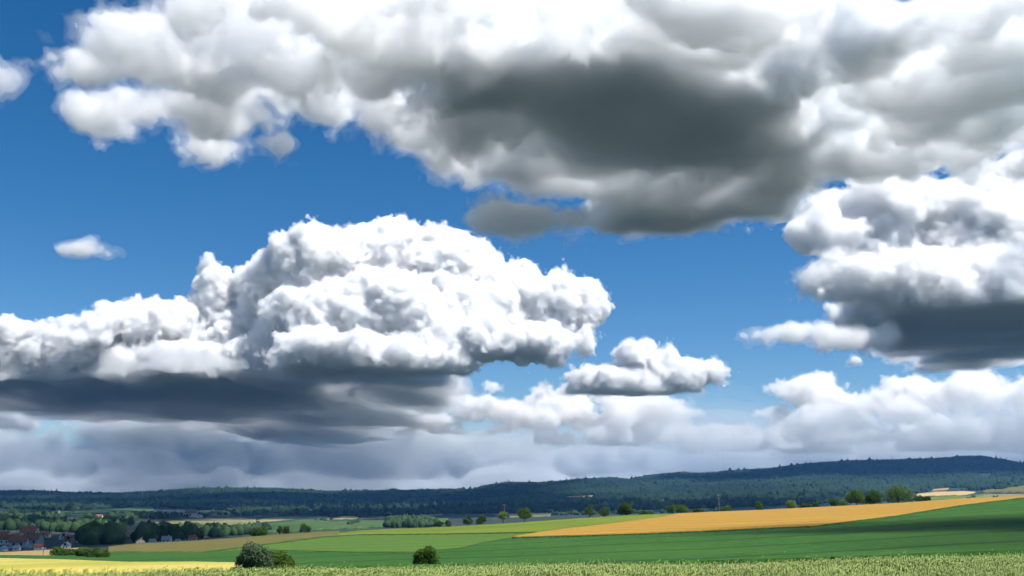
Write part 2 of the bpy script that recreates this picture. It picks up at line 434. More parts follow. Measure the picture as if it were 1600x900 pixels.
field('ripe_grain_field', M['orange'], [(800, 843), (900, 841), (1000, 838), (1100, 834), (1200, 829), (1270, 826), (1300, 822), (1400, 809), (1500, 792), (1600, 779), (1660, 775)], [(800, 842.5), (860, 832.5), (950, 821.5), (1030, 810.5), (1060, 804), (1100, 802), (1200, 798), (1300, 793), (1400, 788), (1500, 781), (1600, 777), (1660, 774)], 80, 450, .6, rows=24)
GR = [p_ for p_ in GU if 800 <= p_[0] <= 1600]
field('grass_verge', M['verge'], [(x, y + .9) for x, y in GR], [(x, y - .1) for x, y in GR], 80, 450, .55, rows=3)
field('grass_verge', M['verge'], [(x, y + .9) for x, y in B2], [(x, y - .2) for x, y in B2], 80, 450, .45, rows=3)
OV = [(400, 861), (460, 864), (560, 867), (640, 868), (720, 860), (760, 850), (800, 843.5)]
field('grass_verge', M['verge'], [(x, y + .5) for x, y in OV], [(x, y - .1) for x, y in OV], 80, 450, .4, rows=3)
field('tan_field', M['tan'], [(-150, 874), (0, 871), (82, 870), (128, 858)], [(-150, 866), (0, 863.5), (60, 860.5), (128, 856)], 80, 450, .2)
# far fields across the valley and on the hills
far = [('pale', [(208, 823), (300, 826), (400, 823)], [(208, 821), (300, 811), (370, 809), (400, 811)]),
       ('pale', [(400, 817), (460, 812), (515, 813)], [(400, 814), (415, 810), (460, 808), (515, 809)]),
       ('green_far', [(400, 834), (480, 830), (600, 824), (700, 816)], [(400, 818), (460, 813), (515, 814), (700, 808)]),
       ('orange_far', [(520, 812), (560, 811.5)], [(520, 811), (536, 807), (552, 807), (560, 809)]),
       ('tan', [(560, 812), (600, 811), (692, 805)], [(560, 811), (640, 807), (692, 803)]),
       ('green_far', [(40, 797), (100, 801), (135, 804), (240, 798)], [(40, 795), (60, 794), (135, 800), (180, 796), (240, 791)]),
       ('green_far', [(90, 806), (150, 811), (230, 807)], [(90, 802), (150, 805), (230, 799)]),
       ('pale', [(575, 791), (608, 790)], [(575, 789.6), (608, 788.4)]),
       ('orange_far', [(877, 779), (927, 778.4)], [(877, 777.5), (890, 776), (927, 774.3)]),
       ('pale', [(817, 774.4), (862, 773.4)], [(817, 773), (862, 772)]),
       ('pale', [(995, 769), (1004, 768.6)], [(995, 767), (1004, 766.8)]),
       ('pale', [(795, 809), (860, 807)], [(795, 804.5), (860, 804)]),
       ('pale', [(1155, 792), (1200, 790), (1216, 786)], [(1155, 790), (1180, 786), (1216, 781)]),
       ('green_far', [(1272, 777), (1310, 776)], [(1272, 774), (1310, 772)]),
       ('tan', [(1430, 768), (1482, 766)], [(1430, 766), (1450, 763.5), (1482, 762.5)]),
       ('orange_far', [(1432, 776), (1505, 774), (1524, 770)], [(1432, 772), (1460, 769), (1505, 768), (1524, 769)]),
       ('lime', [(1440, 783), (1540, 780)], [(1440, 777.5), (1510, 775), (1540, 772)]),
       ('pale', [(1500, 782), (1600, 778)], [(1500, 777), (1540, 773), (1600, 773)]),
       ('brown_olive', [(1535, 771), (1600, 770), (1640, 768)], [(1535, 766), (1580, 754), (1600, 755), (1640, 752)]),
       ('tan', [(1505, 746.5), (1526, 747)], [(1505, 740.5), (1526, 740)]),
       ('orange_far', [(1519, 761), (1536, 760)], [(1519, 759), (1536, 757.6)])]
for k, lo_, up_ in far:
    field('far_field', M[k], lo_, up_, 800, 6400, 1.5, rows=5, step=4)

# ---------------------------------------------------------------- woods (nobody could count these)
def inside(px, py, poly):
    c = False; n = len(poly)
    for i in range(n):
        (x1, y1), (x2, y2) = poly[i], poly[i - 1]
        if (y1 > py) != (y2 > py) and px < (x2 - x1) * (py - y1) / (y2 - y1) + x1: c = not c
    return c

def canopy(rng, P, H, Wd, sides=6, rings=((.0, .75), (.3, 1.0), (.65, .75)), jit=.22):
    """low leafy domes, one per point, in one mesh"""
    n = len(P); ns = sides; nr = len(rings)
    ang = np.arange(ns) / ns * 2 * np.pi
    V = np.zeros((n, nr * ns + 1, 3), np.float32)
    a0 = rng.random((n, 1)) * 6.28
    for j, (h, r) in enumerate(rings):
        rr = Wd[:, None] * .5 * r * (1 + jit * rng.standard_normal((n, ns)))
        V[:, j * ns:(j + 1) * ns, 0] = P[:, :1] + rr * np.cos(ang + a0)
        V[:, j * ns:(j + 1) * ns, 1] = P[:, 1:2] + rr * np.sin(ang + a0)
        V[:, j * ns:(j + 1) * ns, 2] = P[:, 2:3] + H[:, None] * (h + (.08 * rng.standard_normal((n, ns)) if h > 0 else -.05))
    V[:, -1] = P; V[:, -1, 2] += H
    T = []
    for j in range(nr - 1):
        for k in range(ns):
            a, b = j * ns + k, j * ns + (k + 1) % ns
            T += [(a, b, b + ns), (a, b + ns, a + ns)]
    for k in range(ns): T.append(((nr - 1) * ns + k, (nr - 1) * ns + (k + 1) % ns, nr * ns))
    T = np.array(T)[None] + (np.arange(n) * (nr * ns + 1))[:, None, None]
    return V.reshape(-1, 3), T.reshape(-1, 3)

FOREST_LOW = cv((-300, 787), (0, 789), (40, 794), (135, 799), (240, 790), (300, 794), (400, 799), (450, 802), (520, 806), (570, 807), (680, 803), (800, 801), (930, 800), (1100, 796), (1200, 789), (1300, 785), (1430, 768), (1500, 766), (1540, 764), (1600, 753), (1900, 748))
CLEAR = [[(877, 780), (877, 776), (927, 773), (927, 779)], [(575, 791.5), (575, 789), (608, 788), (608, 790.5)], [(817, 775), (817, 772.5), (862, 771.5), (862, 774)],
         [(995, 769.5), (995, 766.5), (1004, 766.5), (1004, 769.5)], [(1505, 747.5), (1505, 740), (1526, 739.5), (1526, 747.5)], [(1519, 762), (1519, 758), (1536, 757), (1536, 761)],
         [(485, 800), (495, 794), (508, 797), (500, 803)], [(1430, 770), (1430, 765), (1450, 763), (1490, 762), (1490, 768)]]
def build_forest():
    rng = np.random.default_rng(11)
    # ground points on a jittered grid over the hills
    P = []; 
    for Y in np.arange(2600, 7000, 19.0):
        xs = np.arange(-.72 * Y, .72 * Y, 17.0 + (Y - 2600) * .0012); xs = xs + rng.uniform(-8, 8, len(xs))
        z = ground_z(xs, min(Y, 6900)); px = 800 + xs * F / Y * .985
        py = 450 - F * np.tan(np.arctan2(z, Y) - PITCH)
        ok = py < FOREST_LOW(px) + rng.uniform(-1.2, 1.2, len(xs))
        for cpoly in CLEAR:
            bx = [q[0] for q in cpoly]
            for k in np.nonzero(ok & (px > min(bx)) & (px < max(bx)))[0]:
                if inside(px[k], py[k], cpoly): ok[k] = False
        P.append(np.stack([xs, Y + rng.uniform(-9, 9, len(xs)), z], 1)[ok])
    P = np.concatenate(P); n = len(P)
    con = rng.random(n) < .45
    H = np.where(con, rng.uniform(10, 20, n), rng.uniform(9, 15, n)); H = np.where(rng.random(n) < .035, H + rng.uniform(8, 17, n), H); W_ = np.where(con, rng.uniform(12, 18, n), rng.uniform(18, 27, n))
    V1, T1 = canopy(rng, P[~con], H[~con], W_[~con], 6)
    V2, T2 = canopy(rng, P[con], H[con], W_[con], 5, ((.0, .9), (.35, .75)), .15)
    print('forest', n)
    o = mesh_obj('forest', np.concatenate([V1, V2]), np.concatenate([T1, T2 + len(V1)]), M['forest'])
    tag(o, 'dark bluish forest covering the hills along the skyline', 'forest', kind='stuff')
build_forest()

def woodland(name, label, polys, n, h, seed, Y0=600, Y1=5500, material=None):
    rng = np.random.default_rng(seed); P = []; 
    A = []
    for poly in polys:
        a = np.array(poly); A.append((a[:, 0].max() - a[:, 0].min()) * (a[:, 1].max() - a[:, 1].min()))
    for poly, ar in zip(polys, A):
        a = np.array(poly); k = max(4, int(n * ar / sum(A))); c = 0; tries = 0
        while c < k and tries < k * 12:
            tries += 1
            px = rng.uniform(a[:, 0].min(), a[:, 0].max()); py = rng.uniform(a[:, 1].min(), a[:, 1].max())
            if inside(px, py, poly): P.append(locate(px, py, Y0, Y1)); c += 1
    P = np.array(P); n = len(P)
    H = rng.uniform(.6, 1.25, n) * h; W_ = H * rng.uniform(.75, 1.25, n)
    Vs, Ts, o = [], [], 0
    for j in range(3):                                   # each crown is three overlapping domes
        Q = P.copy(); Q[:, 0] += rng.uniform(-.3, .3, n) * W_; Q[:, 1] += rng.uniform(-.3, .3, n) * W_
        V, T = canopy(rng, Q, H * rng.uniform(.65, 1, n), W_ * rng.uniform(.5, .8, n), 8, ((0, .7), (.2, 1), (.5, 1.02), (.8, .62)), .17)
        Vs.append(V); Ts.append(T + o); o += len(V)
    return tag(mesh_obj(name, np.concatenate(Vs), np.concatenate(Ts), material or M['wood']), label, 'woodland', kind='stuff')
woodland('woodland', 'dark trees filling the valley behind the village', [[(-80, 822), (200, 820), (186, 836), (110, 832), (40, 829), (-80, 828)], [(134, 843), (178, 842), (182, 850), (136, 852)], [(216, 838), (232, 838), (232, 846), (224, 849)], [(-60, 800), (90, 806), (100, 818), (-60, 818)], [(130, 812), (215, 814), (205, 820), (130, 820)]], 420, 13, 1)
woodland('tree_belt', 'belt of dark trees along the far edge of the ripening field', [[(218, 836), (222, 845), (300, 843), (355, 838), (400, 835), (420, 830), (420, 827), (355, 829), (290, 823), (230, 828)]], 130, 12, 2, 620, 1600)
woodland('valley_trees', 'scattered dark copses on the far valley slopes', [[(325, 806), (420, 806), (420, 800), (330, 800)], [(170, 812), (250, 812), (290, 808), (330, 808), (250, 804), (170, 806)], [(420, 806), (520, 807), (520, 803), (430, 803)], [(60, 806), (75, 806), (75, 803), (60, 803)]], 190, 13, 3)
woodland('copse', 'broad dark copse beyond the yellow green field', [[(601, 825), (603, 814), (640, 811), (672, 817), (690, 822), (660, 825)]], 60, 13, 4, 900, 3000)
woodland('hedgerow', 'low dark hedgerows in the far green field', [[(492, 815.5), (492, 813.5), (513, 813), (513, 815)], [(543, 821), (543, 819), (560, 817.5), (560, 819.5)], [(1480, 767), (1515, 768), (1515, 765.5), (1472, 765.5)], [(1510, 780), (1524, 780), (1524, 777), (1516, 776.5)], [(1552, 779), (1565, 779), (1563, 775.5), (1553, 776)], [(1300, 790), (1430, 783), (1430, 779), (1300, 785)], [(860, 806), (1100, 801), (1150, 798), (1100, 799), (860, 803.5)]], 120, 8, 5, 700, 4500)
# ---------------------------------------------------------------- trees and bushes
def empty(name, loc, label, cat, group=None, rz=0.0):
    o = bpy.data.objects.new(name, None); sc.collection.objects.link(o); o.location = loc; o.rotation_euler = (0, 0, rz); o.empty_display_size = .5
    return tag(o, label, cat, group)

def leaf_cloud(rng, centres, radii, n, size):
    """n leaf-sized faces through a set of ellipsoid clumps, denser towards their skins"""
    w = np.array([r[0] * r[2] for r in radii]); w = w / w.sum()
    k = rng.choice(len(centres), n, p=w)
    d = rng.standard_normal((n, 3)); d /= np.linalg.norm(d, axis=1)[:, None]
    rad = rng.uniform(.35, 1.0, n) ** .5 * (1 + .09 * rng.standard_normal(n))
    P = np.array(centres)[k] + d * np.array(radii)[k] * rad[:, None]
    N = d + .9 * rng.standard_normal((n, 3)); N /= np.linalg.norm(N, axis=1)[:, None]
    U = np.cross(N, rng.standard_normal((n, 3))); U /= np.linalg.norm(U, axis=1)[:, None]; W_ = np.cross(N, U)
    s = size * rng.uniform(.6, 1.35, n)[:, None]
    V = np.stack([P - U * s, P - W_ * s * .6 + N * s * .15, P + U * s, P + W_ * s * .6 + N * s * .15], 1).reshape(-1, 3)
    return V, np.arange(n * 4).reshape(n, 4)

def limb(V, Q, a, b, ra, rb, ns=6):
    a, b = Vector(a), Vector(b); d = (b - a).normalized(); u = d.orthogonal().normalized(); v = d.cross(u); o = len(V)
    for p, r in ((a, ra), (b, rb)):
        for k in range(ns):
            t = 2 * math.pi * k / ns; V.append(p + u * r * math.cos(t) + v * r * math.sin(t))
    for k in range(ns): Q.append((o + k, o + (k + 1) % ns, o + ns + (k + 1) % ns, o + ns + k))

def tree(name, label, cat, base, w, h, seed, leaf, n=700, size=.3, clear=.18, clumps=9, group=None, lean=0.0, crown_name='crown', puff=1.0):
    """trunk with limbs and a crown of leafy clumps; clear: share of the height below the crown"""
    rng = np.random.default_rng(seed)
    root = empty(name, base, label, cat, group, rng.uniform(0, 6.28) if lean == 0 else 0)
    C, Rr = [], []
    for i in range(clumps):
        t = i / max(1, clumps - 1)
        zc = h * (clear + (1 - clear) * (.22 + .58 * rng.random())) if i else h * (clear + (1 - clear) * .5)
        rel = (zc / h - clear) / (1 - clear)
        sp = .5 * w * (.68 * math.sqrt(max(.1, 1 - (2 * rel - .75) ** 2 * .8)))
        a = i * 2.4 + rng.uniform(-.4, .4); q = rng.uniform(.55, 1.0) if i else 0
        r = .5 * w * rng.uniform(.36, .54) * puff if i else .5 * w * .66
        rz = min(r * rng.uniform(.75, 1.05), h * (1 - clear) * .5)
        zc = min(max(zc, h * clear + rz * .8), h - rz * .9)
        C.append((math.cos(a) * sp * q + lean * zc, math.sin(a) * sp * q, zc)); Rr.append((r, r, rz))
    V, Q = [], []
    tr = max(.05, .035 * h)
    fork = h * (clear + .18)
    limb(V, Q, (0, 0, -.4), (lean * fork * .5, 0, fork * .5), tr * 1.15, tr * .85); limb(V, Q, (lean * fork * .5, 0, fork * .5), (lean * fork, 0, fork), tr * .85, tr * .65)
    for c in C: limb(V, Q, (lean * fork, 0, fork * rng.uniform(.8, 1)), (c[0], c[1], c[2] + .1), tr * .45, tr * .12, 5)
    mesh_obj('trunk', np.array(V), Q, M['bark'], root)
    V, Q = leaf_cloud(rng, C, Rr, n, size)
    mesh_obj(crown_name, V, Q, leaf, root)
    return root

def on_brow(px, Y=468.0): return tuple(at(px, terrain_py(px, Y), Y))
BROW_TREES = [  # px, top row, width px, leaves, share of clear stem, label
    (687, 813, 12, 'leaf_dark', .0, 'tiny dark bush, leftmost of the pair in front of the broad dark copse'),
    (700, 812.5, 11, 'leaf', .0, 'tiny bush just right of another, beside the broad dark copse'),
    (731, 805.5, 17, 'leaf_dark', .06, 'round dark tree left of another round tree on the yellow green field edge'),
    (752, 804.5, 19, 'leaf_dark', .06, 'round dark tree between a dark round tree and the light tree by the pole'),
    (786, 799, 18, 'leaf_lime', .25, 'small light green tree standing in front of a power pole'),
    (820, 794, 24, 'leaf', .12, 'lone loose crowned tree on the edge of the yellow green field'),
    (921, 787.5, 21, 'leaf_dark', .12, 'tall upright dark tree, first of three in a row left of the orange field'),
    (945, 790.5, 21, 'leaf_dark', .06, 'lower dark tree in the middle of three in a row left of the orange field'),
    (978, 786.5, 27, 'leaf_dark', .10, 'wide dark tree, third of three in a row left of the orange field'),
    (1010, 799, 26, 'leaf_dark', .0, 'low wide bush trailing right of the three dark trees'),
    (1049, 788.5, 17, 'leaf', .0, 'light round bush left of a wider bush behind the orange field'),
    (1067, 788.5, 22, 'leaf', .0, 'wider loose bush touching a round light bush behind the orange field'),
    (1090, 796, 15, 'leaf_dark', .0, 'low dark bush between the loose bushes and the tall power pole'),
    (1136, 789.5, 19, 'leaf', .0, 'pale green bush just right of the tall power pole'),
    (1186, 783.5, 15, 'leaf', .0, 'small yellowish bush below the pale slope, behind the orange field'),
    (1237, 782.5, 21, 'leaf_lime', .05, 'light olive round tree standing alone behind the orange field'),
    (1259, 787.5, 17, 'leaf_dark', .0, 'low dark bush right of the light olive tree'),
    (1275, 783.5, 12, 'leaf', .0, 'narrow upright bush between a low dark bush and the tree group'),
    (1304, 779.5, 18, 'leaf_dark', .05, 'small dark tree at the left end of the big tree group'),
    (1318, 783, 17, 'leaf', .0, 'low green bush filling the gap beside the second tallest tree'),
    (1339, 766.5, 33, 'leaf', .10, 'tall green tree with uneven crown, left one of the three big trees'),
    (1366, 768, 27, 'leaf_dark', .08, 'dark green tree, middle one of the three big trees'),
    (1405, 761, 50, 'leaf', .06, 'broad domed tree, the widest on the orange field edge'),
    (1435, 774.5, 15, 'leaf_dark', .0, 'small dark round bush right of the broad domed tree'),
    (1448, 774.5, 13, 'leaf_dark', .0, 'smallest dark bush at the right end of the tree group'),
    (404, 825, 30, 'leaf_dark', .02, 'wide dark tree at the left end of the ripening field edge'),
    (437, 822, 11, 'leaf_dark', .0, 'small dark tree left of its twin on the ripening field edge'),
    (447, 822.5, 12, 'leaf_dark', .0, 'small dark tree right of its twin on the ripening field edge'),
    (476, 817.5, 19, 'leaf_dark', .04, 'lone dark round tree on the ripening field edge')]
for i, (px, top, wp, lf, clr, lab) in enumerate(BROW_TREES):
    Y = 462 + 12 * ((i * 37) % 7) / 7
    b = on_brow(px, Y); m = Y / F
    h = (terrain_py(px, Y) - top) * m
    big = wp > 22
    name = 'bush' if 'bush' in lab else 'tree'
    tree(name, lab, 'bush' if name == 'bush' else 'tree', b, wp * m * 1.1, h * 1.03, 100 + i, M[lf], 3600 if big else 1700, .27 if big else .22, clr, 17 if big else 11, 'trees and bushes along the far edge of the near fields', puff=.78)
# dark clump on the left, beside the tan field
for i, (px, bpy_, top, wp, lab) in enumerate([
    (90, 869.5, 855.5, 26, 'dark tree beside the tan field, left one of the clump'),
    (108, 869.5, 858.5, 26, 'dark tree in the clump, second from the tan field'),
    (127, 872, 856.5, 24, 'dark tree in the middle of the clump by the tan field'),
    (145, 873.5, 857, 26, 'dark tree in the clump, second from its right end'),
    (160, 874, 859, 19, 'small dark tree at the right end of the clump by the tan field')]):
    p = locate(px, bpy_, 150, 450); m = p[1] / F
    tree('tree', lab, 'tree', tuple(p), wp * m, (bpy_ - top) * m, 160 + i, M['leaf_dark'], 1100, .2, .02, 9, 'dark trees clumped beside the tan field')
# bushes just behind the wheat
def bush(label, px, base, top, wp, Y, seed, leaf, n, size, clumps, lean=0.0):
    m = Y / F; z0 = ground_z(np.array([at(px, base, Y)[0]]), Y)[0]
    p = at(px, base, Y); p[2] = z0
    h = (450 + 0 - top) ; h = at(px, top, Y)[2] - z0
    return tree('bush', label, 'bush', tuple(p), wp * m * 1.12, h * 1.06, seed, leaf, n, size, .0, clumps + 8, 'bushes behind the wheat field', lean, 'foliage', .78)
bush('large grey green bush behind the wheat, leaning over a greener bush', 399, 893, 850, 56, 97, 201, M['leaf_grey'], 15000, .085, 14)
bush('bright green bush behind the wheat, at the foot of the grey green bush', 436, 893, 863, 44, 98, 202, M['leaf'], 11000, .085, 14)
bush('round dark green bush standing alone behind the wheat', 664.5, 889, 855, 43, 96, 203, M['leaf'], 13000, .085, 15)

# ---------------------------------------------------------------- poles
def box(V, Q, c, s):
    o = len(V); x, y, z = c; a, b, d = s[0] / 2, s[1] / 2, s[2] / 2
    V += [(x - a, y - b, z - d), (x + a, y - b, z - d), (x + a, y + b, z - d), (x - a, y + b, z - d), (x - a, y - b, z + d), (x + a, y - b, z + d), (x + a, y + b, z + d), (x - a, y + b, z + d)]
    Q += [(o, o + 3, o + 2, o + 1), (o + 4, o + 5, o + 6, o + 7), (o, o + 1, o + 5, o + 4), (o + 1, o + 2, o + 6, o + 5), (o + 2, o + 3, o + 7, o + 6), (o + 3, o, o + 4, o + 7)]
def pole(label, base, h, arm, r=.16):
    root = empty('power_pole', base, label, 'power pole', 'power poles')
    V, Q = [], []; limb(V, Q, (0, 0, -.5), (0, 0, h), r, r * .7, 8); mesh_obj('post', np.array(V), Q, M['timber'], root)
    V, Q = [], []; box(V, Q, (0, -r, h - .35), (arm, .14, .16)); a = mesh_obj('crossarm', np.array(V), Q, M['timber'], root)
    for x in (-arm * .45, 0.0, arm * .45):
        V, Q = [], []; limb(V, Q, (x, -r, h - .27), (x, -r, h + .12), .07, .05, 6); mesh_obj('insulator', np.array(V), Q, M['grey_wall'], a)
    return root
b = on_brow(1124, 464); pole('tall grey power pole with crossarm behind the orange field', b, (800.5 - 773) * 464 / F, 1.5, .17)
b = on_brow(788.5, 476); pole('power pole rising behind the small light green tree', b, (819 - 789) * 476 / F, 1.5, .14)
p = locate(67, 870, 150, 450); pole('thin pole standing in the tan field near the village', tuple(p), 13 * p[1] / F, .9, .09)

# ---------------------------------------------------------------- houses
def house(label, px, base, wp, wall, roof, gable=False, depth=.8, eave=.42, rise=.32, rot=0.0, windows=2, chimney=True, opening=False, cat='house', group='houses of the valley village', Y1=3600, name='house', Y0=600):
    p = locate(px, base, Y0, Y1); m = p[1] / F; L = wp * m
    root = empty(name, tuple(p), label, cat, group, rot)
    L *= .88
    if gable: wx, wy = L, L * depth * 1.3
    else: wx, wy = L, L * depth * .8
    s = L; he, hr = eave * s, rise * s
    V, Q = [], []
    x, y = wx / 2, wy / 2
    V = [(-x, -y, -2), (x, -y, -2), (x, y, -2), (-x, y, -2), (-x, -y, he), (x, -y, he), (x, y, he), (-x, y, he)]
    Q = [(0, 1, 5, 4), (1, 2, 6, 5), (2, 3, 7, 6), (3, 0, 4, 7)]
    if gable: V += [(0, -y, he + hr), (0, y, he + hr)]; Q += [(4, 5, 8), (6, 7, 9), (5, 6, 9, 8), (7, 4, 8, 9)]
    else: V += [(-x, 0, he + hr), (x, 0, he + hr)]; Q += [(7, 4, 8), (5, 6, 9), (4, 5, 9, 8), (6, 7, 8, 9)]
    mesh_obj('wall', np.array(V), Q, M[wall], root)
    V, Q = [], []; ov = .05 * s; th = .035 * s
    for sg in (-1, 1):
        o = len(V)
        if gable:
            e = (sg * (x + ov), he - ov * hr / x)
            pts = [(e[0], -y - ov, e[1]), (e[0], y + ov, e[1]), (0, y + ov, he + hr), (0, -y - ov, he + hr)]
        else:
            e = (sg * (y + ov), he - ov * hr / y)
            pts = [(-x - ov, e[0], e[1]), (x + ov, e[0], e[1]), (x + ov, 0, he + hr), (-x - ov, 0, he + hr)]
        V += [(a, b_, c + .02) for a, b_, c in pts] + [(a, b_, c + th + .02) for a, b_, c in pts]
        Q += [(o, o + 1, o + 2, o + 3), (o + 4, o + 7, o + 6, o + 5), (o, o + 4, o + 5, o + 1), (o + 1, o + 5, o + 6, o + 2), (o + 3, o + 2, o + 6, o + 7), (o, o + 3, o + 7, o + 4)]
    r = mesh_obj('roof', np.array(V), Q, M[roof], root)
    if chimney:
        V, Q = [], []
        box(V, Q, (x * .3, y * .3 if not gable else .2 * y, he + hr), (.09 * s, .09 * s, .35 * s)); mesh_obj('chimney', np.array(V), Q, M['grey_wall'], r)
    for k in range(windows):
        V, Q = [], []; xx = (k - (windows - 1) / 2) * wx / max(1, windows) * (.9 if not gable else .7)
        box(V, Q, (xx, -y - .01, he * .55), (.13 * s, .12, .17 * s)); mesh_obj('window', np.array(V), Q, M['glass'], root)
    if opening:
        V, Q = [], []; box(V, Q, (0, -y - .01, he + hr * .28), (.3 * s, .14, .34 * s)); mesh_obj('window', np.array(V), Q, M['glass'], root)
    return root
H1 = [(5, 842, 17, 'grey_wall', 'brownroof', False, .2, 'brown roofed house at the left edge of the village, farthest back'),
      (10, 851, 22, 'white', 'redroof', False, -.2, 'red roofed house at the left edge of the village, below a brown one'),
      (22, 844, 15, 'grey_wall', 'redroof', False, .3, 'reddish house just left of the small white gable'),
      (30, 840, 9, 'white', 'brownroof', True, .1, 'small white gabled house beside the long red roof at the back'),
      (46, 841, 26, 'cream', 'redroof', False, -.05, 'house with the long red roof at the back of the village'),
      (29, 856, 27, 'grey_wall', 'brownroof', False, .15, 'wide brown roofed house at the front, behind the blue shed'),
      (52, 852, 27, 'grey_wall', 'brownroof', False, -.15, 'wide brown roofed house right of the front row centre'),
      (46, 855.5, 8, 'white', 'greyroof', True, .2, 'small white gable wedged between two wide brown roofs'),
      (60, 860, 13, 'cream', 'redroof', False, .3, 'dark red roofed house at the front corner by the tan field'),
      (26, 862, 11, 'white', 'greyroof', False, .0, 'small pale shed with bluish grey roof at the village front'),
      (5, 861, 11, 'white', 'greyroof', True, -.2, 'pale gabled shed at the front left corner of the village'),
      (72, 840, 13, 'cream', 'redroof', False, .1, 'lone reddish roofed house between the village and the white gable'),
      (101, 843, 15, 'white', 'greyroof', True, .1, 'tall white gabled house with a dark lower storey above a red roof'),
      (108, 848.5, 16, 'grey_wall', 'redroof', False, -.1, 'red roofed house below the tall white gable'),
      (103, 860, 13, 'white', 'greyroof', True, .15, 'white gabled house with dark gable window behind the dark tree clump'),
      (123, 847.5, 7, 'white', 'greyroof', False, .1, 'small white house alone among the dark trees'),
      (192, 836, 8, 'white', 'greyroof', True, .0, 'small white house left of the square tower'),
      (219, 851.5, 14, 'cream', 'brownroof', True, .45, 'pale gabled house with brown roof on the ripening field edge'),
      (238, 850, 11, 'white', 'greyroof', False, .0, 'low white shed right of the pale gabled house'),
      (260, 848.5, 15, 'white', 'greyroof', False, .05, 'long low white house at the foot of the tree belt'),
      (278, 847.5, 8, 'cream', 'greyroof', False, -.1, 'small low shed between the white house and the red roof'),
      (301, 846, 13, 'cream', 'redroof', False, .1, 'low house with dull red roof at the ripening field edge')]
for px, base, wp, wl, rf, gb, rot, lab in H1:
    house(lab, px, base, wp, wl, rf, gb, rot=rot, opening='gable window' in lab or 'tall white' in lab, windows=2 if wp > 12 else 1, Y1=1500, Y0=500)
H2 = [(115, 802, 9, 'white', 'redroof', False, .2, 'small red roofed house on the hill right of the white church'),
      (138, 809, 11, 'white', 'redroof', True, .3, 'bright white gabled house with red roof on the green hill'),
      (153, 812, 15, 'cream', 'brownroof', False, -.1, 'long cream house with brown roof on the green hill'),
      (192, 815, 9, 'white', 'greyroof', True, .2, 'white gabled house, left of a pair above the square tower'),
      (200, 815.5, 7, 'cream', 'brownroof', False, .1, 'tiny cream house, right of a pair above the square tower'),
      (246, 806, 13, 'white', 'greyroof', False, .1, 'low whitish barn on the far slope, left of the long yellow barn'),
      (264, 806, 17, 'cream', 'greyroof', False, .0, 'long low yellowish barn on the far slope'),
      (299, 808, 20, 'cream', 'brownroof', False, .0, 'large bright cream farm building on the far slope'),
      (312, 808.5, 9, 'white', 'greyroof', True, .1, 'small pale building at the right end of the large cream farm'),
      (96, 816, 8, 'white', 'greyroof', False, .1, 'low pale shed below the green hill, left of the village trees'),
      (862, 803, 4, 'white', 'greyroof', True, .0, 'tiny white house at the forest edge, right of the lone tree')]
for px, base, wp, wl, rf, gb, rot, lab in H2:
    house(lab, px, base, wp, wl, rf, gb, rot=rot, windows=1, chimney=False, eave=.36, rise=.22, group='houses on the far hillside', Y0=1200)

# square sandstone tower with a lower wing
p = locate(203, 839, 600, 1500); m = p[1] / F
root = empty('stone_tower', tuple(p), 'square sandstone tower with flat top rising above the village trees', 'tower', None, .35)
V, Q = [], []; a = 12.5 * m / 1.28; hh = 15.5 * m
box(V, Q, (0, 0, hh / 2 - 1), (a, a, hh + 2)); mesh_obj('wall', np.array(V), Q, M['sand'], root)
V, Q = [], []; box(V, Q, (0, 0, hh + .25), (a * 1.06, a * 1.06, .5)); mesh_obj('parapet', np.array(V), Q, M['sand'], root)
V, Q = [], []; box(V, Q, (-a * .62, -a * .1, hh * .25 - 1), (a * .5, a * .8, hh * .5 + 2)); mesh_obj('wing', np.array(V), Q, M['sand'], root)
for xx in (-.2, .2):
    V, Q = [], []; box(V, Q, (xx * a, -a / 2 - .01, hh * .72), (.09 * a, .12, .16 * a)); mesh_obj('window', np.array(V), Q, M['glass'], root)
# hill church
p = locate(92, 804, 1200, 3600); m = p[1] / F
root = empty('church', tuple(p), 'small white church with a pointed tower on the far hill', 'church', None, .1)
V, Q = [], []; box(V, Q, (0, 0, 2.2 * m - 1), (2.6 * m, 2.6 * m, 4.4 * m + 2)); mesh_obj('tower', np.array(V), Q, M['white'], root)
V = [(-1.4 * m, -1.4 * m, 4.4 * m), (1.4 * m, -1.4 * m, 4.4 * m), (1.4 * m, 1.4 * m, 4.4 * m), (-1.4 * m, 1.4 * m, 4.4 * m), (0, 0, 7.4 * m)]
mesh_obj('spire', np.array(V), [(0, 1, 4), (1, 2, 4), (2, 3, 4), (3, 0, 4), (3, 2, 1, 0)], M['greyroof'], root)
V, Q = [], []; box(V, Q, (-2.8 * m, 0, 1.1 * m - 1), (3.2 * m, 2.6 * m, 2.2 * m + 2)); mesh_obj('nave', np.array(V), Q, M['white'], root)
